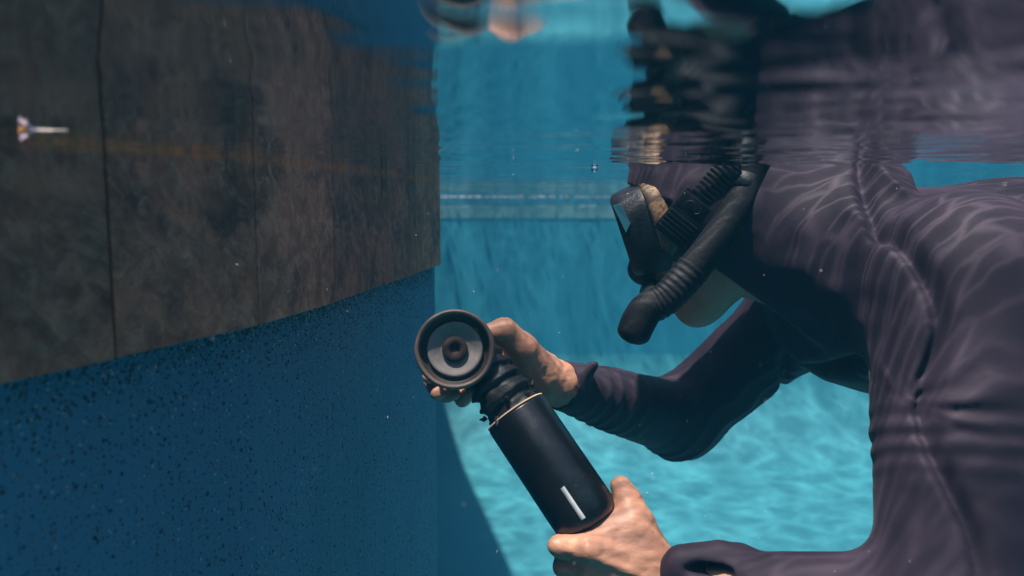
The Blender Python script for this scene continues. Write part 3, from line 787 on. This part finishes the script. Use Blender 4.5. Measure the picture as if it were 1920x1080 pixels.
# ------------------------------------------------------------------ diving mask
def build_mask():
    root = empty('diving_mask', HC + FH * .06)
    tag(root, 'black diving mask with worn tan side frame on the hooded face', 'diving mask')
    o0 = HC + FH * .06
    def contour(f, sw, u0, u1, notch=0.0, n=64, e=3.4):
        out = []
        uc, uh = (u0 + u1) / 2, (u1 - u0) / 2
        for a in np.linspace(0, 2 * np.pi, n, endpoint=False):
            ca, sa = math.cos(a), math.sin(a)
            s = sw * math.copysign(abs(ca) ** (2 / e), ca); u = uc + uh * math.copysign(abs(sa) ** (2 / e), sa)
            if sa < 0: u += notch * math.exp(-(s / .020) ** 2)
            back = -.005 * (abs(s) / .08) ** 2.2
            out.append(H(f + back, u, s))
        return np.array(out)
    def loft(name, rings, m, cap=False, sm=True):
        n = len(rings[0]); v = np.vstack(rings) - o0; f = []
        for i in range(len(rings) - 1):
            for j in range(n):
                k = (j + 1) % n; f.append((i * n + j, i * n + k, (i + 1) * n + k, (i + 1) * n + j))
        if cap: f.append(tuple(range(n)))
        return mesh_np(name, v, f, m, root, smooth=sm)
    m_tan = mat_scuffed('worn tan frame', (.30, .185, .105), (.014, .013, .016), (.45, .51), 18, .5)
    # lens frame (black), lens, tan outer frame, silicone skirt
    loft('lens_frame', [contour(.108, .066, -.018, .066, .016), contour(.112, .069, -.022, .070, .016), contour(.113, .074, -.030, .075, .014), contour(.110, .078, -.034, .079, .012),
                        contour(.096, .080, -.037, .081, .010), contour(.078, .0835, -.040, .083, .010), contour(.068, .085, -.040, .0835, .010), contour(.062, .083, -.036, .080, .010)], M_RUBBER)
    loft('side_frame', [contour(.070, .081, -.026, .079, .010), contour(.071, .0865, -.030, .0850, .010), contour(.066, .0880, -.030, .0860, .010), contour(.054, .0875, -.027, .083, .010), contour(.048, .0845, -.022, .077, .01), contour(.048, .079, -.018, .072, .01)], m_tan)
    loft('skirt', [contour(.088, .077, -.030, .077, .010), contour(.066, .077, -.034, .073, .010), contour(.048, .080, -.042, .070, .012), contour(.030, .081, -.048, .064, .020), contour(.014, .078, -.050, .060, .024), contour(.018, .066, -.044, .054, .022)], M_RUBBER)
    g = NT('mask lens'); g.fin((.75, .88, .9), .04, None, Transmission_Weight=1.0, IOR=1.12)
    c = contour(.1085, .067, -.019, .067, .016)
    c2 = c - FH * .003; nn = len(c)
    mesh_np('lens', np.vstack([c, c.mean(0)[None], c2, c2.mean(0)[None]]) - o0, [(i, (i + 1) % nn, nn) for i in range(nn)] + [(nn + 1 + (i + 1) % nn, nn + 1 + i, 2 * nn + 1) for i in range(nn)] + [(i, nn + 1 + i, nn + 1 + (i + 1) % nn, (i + 1) % nn) for i in range(nn)], g.m, root)
    # added opaque plates, painted teal like water seen through the lens edge
    m_edge = mat_simple('teal lens edge paint', (.10, .34, .42), .12)
    for sg in (1, -1):
        q0 = [H(.1065, .068, sg * .0800), H(.0965, .066, sg * .0825), H(.0925, .040, sg * .0832), H(.1015, .030, sg * .0815)]
        qs = q0 + [x - SH * sg * .004 for x in q0]
        mesh_np('lens_edge_plate', np.array(qs) - o0, [(0, 1, 2, 3), (4, 7, 6, 5), (0, 4, 5, 1), (1, 5, 6, 2), (2, 6, 7, 3), (3, 7, 4, 0)], m_edge, root, smooth=False)
    # nose pocket
    fz = lambda p: smin(smin(rc(p, H(.078, .020, 0), H(.106, -.030, 0), .014, .017), rc(p, H(.100, -.034, -.008), H(.100, -.034, .008), .014, .014), .01), rc(p, H(.100, -.038, 0), H(.055, -.044, 0), .014, .018), .015)
    a, b = sdf_mesh(fz, H(.08, -.01, 0) - .085, H(.08, -.01, 0) + .085, .002)
    mesh_fast('nose_pocket', a - o0, b, M_RUBBER, root)
    # strap and ribbed buckle on the side that shows
    for sg in (1, -1):
        # box frame: along = strap direction, out = away from the head
        b0, b1 = H(.050, .012, sg * .089), H(-.032, .064, sg * .098)
        al = (b1 - b0) / np.linalg.norm(b1 - b0); out = SH * sg; out = out - al * np.dot(out, al); out /= np.linalg.norm(out); wd = np.cross(al, out)
        L = np.linalg.norm(b1 - b0)
        def block(name, l0, l1, w, t0, t1, m=M_RUBBER, bev=.0018, par=root):
            bm = bmesh.new(); add_box(bm, (0, 0, 0), (l1 - l0, w, t1 - t0), bev)
            M = Matrix([[al[i], wd[i], out[i]] for i in range(3)]).to_4x4()
            M.translation = V(b0 + al * (l0 + l1) / 2 + out * (t0 + t1) / 2 - o0)
            bm.transform(M); return bm_obj(name, bm, m, par, True)
        block('buckle', -.004, L * .62, .044, -.002, .0085, M_SNORK)
        for k in range(5): block('rib', .002 + k * .0058, .0052 + k * .0058, .040, .0080, .0118, M_SNORK, .0008)
        block('buckle_plate', .034, .056, .038, .0080, .0100, M_SNORK, .0012)
        # raised S curve on the plate
        cp = b0 + al * .045 + out * .0102; pth = catmull([cp + al * x + wd * y for x, y in ((-.006, -.008), (.001, -.010), (.005, -.005), (0, 0), (-.005, .005), (-.001, .010), (.006, .008))], 8)
        vv, ff = sweep(pth - o0, .0011, 8); mesh_np('buckle_relief', vv, ff, M_SNORK, root)
        for k in range(9): block('rib', .060 + k * .0062, .0638 + k * .0062, .030, .0040, .0095, M_SNORK, .0008)
    # strap round the back of the hood
    pts = [H(-.005, .046, .094), H(-.05, .064, .098), H(-.10, .074, .080), H(-.128, .078, .035), H(-.134, .079, 0), H(-.128, .078, -.035), H(-.10, .074, -.080), H(-.05, .064, -.098), H(-.005, .046, -.094)]
    path = catmull(pts, 10); v, f = [], []
    ctr = H(-.02, .05, 0)
    for q in path:
        o = q - ctr; o = o - UH * np.dot(o, UH); o /= np.linalg.norm(o)
        for du, do in ((-.013, .0), (-.012, .003), (.012, .003), (.013, 0)): v.append(q + UH * du + o * do - o0)
    for i in range(len(path) - 1):
        for j in range(3): f.append((i * 4 + j, i * 4 + j + 1, (i + 1) * 4 + j + 1, (i + 1) * 4 + j))
    mesh_np('strap', v, f, M_RUBBER, root)
build_mask()

# ------------------------------------------------------------------ snorkel
def build_snorkel():
    o0 = W(1262, 545, .955)
    root = empty('snorkel', o0); tag(root, 'scuffed black snorkel tube beside the mask, curved mouthpiece end downward', 'snorkel')
    top = W(1400, 230, .965)
    pts = [top + np.array([.012, .02, .22]), top + np.array([.006, .006, .10]), W(1412, 300, .965), W(1384, 385, .96), W(1335, 460, .955), W(1298, 507, .955)]
    path = catmull(pts, 14)
    vv, ff = sweep(path - o0, np.linspace(.0190, .0195, len(path)), 32); mesh_np('tube', vv, ff, M_SNORK, root)
    path = catmull([W(1301, 503, .955), W(1274, 534, .955), W(1248, 560, .955), W(1222, 576, .955)], 26)
    tt = np.linspace(0, 1, len(path)); rr = .0203 - .0008 * tt + .0004 * np.clip(np.sin(tt * 2 * np.pi * 9) * 2, -1, 1)
    vv, ff = sweep(path - o0, rr, 36); mesh_np('corrugated_hose', vv, ff, M_SNORK, root)
    path = catmull([W(1234, 569, .955), W(1214, 579, .955), W(1200, 598, .955), W(1190, 620, .955), W(1181, 644, .955)], 10)
    tt = np.linspace(0, 1, len(path)); rr = .0190 + .0018 * np.sin(tt * 3) ; sl = np.concatenate([[0], np.cumsum(np.linalg.norm(np.diff(path, axis=0), axis=1))]); tl = np.clip((sl[-1] - sl) / .013, 0, 1); rr = rr * np.maximum(np.sqrt(1 - (1 - tl) ** 2), .02)
    vv, ff = sweep(path - o0, rr, 36); mesh_np('purge_chamber', vv, ff, M_SNORK, root)
    mp = H(.080, -.060, 0)
    path = catmull([W(1222, 576, .955), W(1225, 570, .99), mp + FH * .022 + SH * .02, mp], 10)
    vv, ff = sweep(path - o0, np.linspace(.019, .013, len(path)), 24, squash=(1.1, .8)); mesh_np('mouthpiece', vv, ff, M_RUBBER, root)
    # keeper that ties it to the mask strap
    kp = W(1398, 345, .965); vv, ff = lathe([(.0185, -.010), (.0208, -.009), (.0208, .009), (.0185, .010)], kp - o0, W(1398, 300, .965) - W(1368, 385, .96), 32, ref=(0, 1, 0)); mesh_np('keeper', vv, ff, M_RUBBER, root)
build_snorkel()

# ------------------------------------------------------------------ small things in the water
def build_flower():
    c = W(44, 245, .468); c[2] = -.0006; root = empty('fallen_flower', c)
    tag(root, 'wilted pale lilac flower with a stalk floating by the slate tiles', 'flower')
    mp = mat_simple('lilac petal', (.33, .25, .32), .6, noise=.45, nscale=260); mst = mat_simple('pale stalk', (.42, .32, .28), .6, noise=.3, nscale=300); my = mat_simple('stamen', (.70, .30, .05), .6)
    ax = np.array([-.62, -.75, .05]); ax /= np.linalg.norm(ax); u = np.cross(ax, [0, 0, 1]); u /= np.linalg.norm(u); w = np.cross(u, ax)
    prof = [(.0009, -.0070), (.0014, -.0050), (.0026, -.0030), (.0044, -.0012), (.0060, -.0002), (.0070, .0000)]
    for k in range(5):
        v, f = [], []; lean = random.uniform(-.0007, .0007)
        for i, (r, h) in enumerate(prof):
            for j in range(5):
                t = (j - 2) / 2; a = k * 1.2566 + t * .60
                rr = r * (1 - .22 * (t ** 2) * (i / 5) ** 2) * (1 + .05 * math.sin(k * 2.1))
                v.append(rr * (math.cos(a) * u + math.sin(a) * w) + ax * (h + lean * i / 5 + .0004 * abs(t) * i / 5))
        for i in range(5):
            for j in range(4): f.append((i * 5 + j, i * 5 + j + 1, i * 5 + j + 6, i * 5 + j + 5))
        o = mesh_np('petal', v, f, mp, root); md = o.modifiers.new('t', 'SOLIDIFY'); md.thickness = .0003
    p0 = -ax * .0065
    path = catmull([p0, p0 + np.array([.004, .002, 0]), p0 + np.array([.011, .003, .0004]), p0 + np.array([.0175, .003, .0002])], 8)
    rr = np.interp(np.linspace(0, 1, len(path)), [0, .15, .35, .8, .92, 1], [.0016, .0011, .0007, .0007, .0012, .0004])
    vv, ff = sweep(path, rr, 10); mesh_np('stalk', vv, ff, mst, root)
    for k in range(6):
        a = k * 1.05; q = ax * .0012 + .0013 * (math.cos(a) * u + math.sin(a) * w)
        vv, ff = sweep([-ax * .004, q, q + ax * .0008], [.0003, .0005, .0006], 6); mesh_np('stamen', vv, ff, my, root)
build_flower()
def build_bubble():
    g = NT('air bubble'); g.fin((1, 1, 1), .02, None, Transmission_Weight=1.0, IOR=.76)
    bm = bmesh.new(); bmesh.ops.create_uvsphere(bm, u_segments=20, v_segments=12, radius=.0042)
    for v in bm.verts: v.co.z *= .85
    o = bm_obj('air_bubble', bm, g.m, None, True); o.location = V(W(1115, 311, .95)); o.location.z = min(o.location.z, -.004)
    tag(o, 'single silvery air bubble just under the surface in front of the mask', 'bubble')
build_bubble()
def build_specks():
    vv, ff, mi = [], [], []
    for k in range(420):
        d = random.uniform(.42, 1.6); q = W(random.uniform(-60, 1980), random.uniform(40, 1120), d)
        if q[2] > -.006: continue
        r = random.uniform(.0003, .0010) * d; b = len(vv); ax = rng.normal(size=3); ax /= np.linalg.norm(ax); u = np.cross(ax, [0, 0, 1]); u /= np.linalg.norm(u); w = np.cross(ax, u)
        st = random.uniform(.8, 2.4)
        for e in (ax * st, u * .6, w * .6, -u * .6, -w * .6, -ax * st): vv.append(q + r * e)
        fs = [(0, 1, 2), (0, 2, 3), (0, 3, 4), (0, 4, 1), (5, 2, 1), (5, 3, 2), (5, 4, 3), (5, 1, 4)]
        m = 0 if random.random() < .9 else 1
        ff += [tuple(b + i for i in t) for t in fs]; mi += [m] * 8
    # a line of floating scum against the far wall
    for k in range(240):
        q = np.array([random.uniform(-.62, 1.3), FAR_Y - random.uniform(.02, .25), -.002]); r = random.uniform(.002, .0075) * (2 if random.random() < .06 else 1); b = len(vv)
        for e in ((1.6, 0, 0), (0, 1.6, 0), (-1.6, 0, 0), (0, -1.6, 0), (0, 0, .6), (0, 0, -1.2)): vv.append(q + r * np.array(e))
        ff += [tuple(b + i for i in t) for t in ((0, 1, 4), (1, 2, 4), (2, 3, 4), (3, 0, 4), (1, 0, 5), (2, 1, 5), (3, 2, 5), (0, 3, 5))]; mi += [0 if random.random() < .85 else 1] * 8
    o = mesh_np('floating_specks', vv, ff, mat_simple('pale speck', (.62, .60, .58), .6), smooth=False); o.data.materials.append(mat_simple('tan speck', (.55, .27, .12), .6))
    o.data.polygons.foreach_set('material_index', mi)
    tag(o, 'fine pale debris drifting in the pool water', 'debris', kind='stuff')
build_specks()
# ------------------------------------------------------------------ the water itself: one closed box of faintly scattering water
def haze():
    bm = bmesh.new(); add_box(bm, (.8, 1.4, -.85), (10.6, 12.6, 2.75))
    n = NT('pool water body'); n.t.nodes.remove(n.b)
    pv = n.n('ShaderNodeVolumePrincipled'); pv.inputs['Color'].default_value = (.08, .56, .90, 1)
    pv.inputs['Density'].default_value = .036; pv.inputs['Anisotropy'].default_value = .25
    pv.inputs['Absorption Color'].default_value = (.20, .72, .92, 1)
    n.l(pv.outputs[0], n.out.inputs['Volume'])
    tag(bm_obj('haze', bm, n.m), 'clear teal pool water', 'water', kind='stuff')
haze()
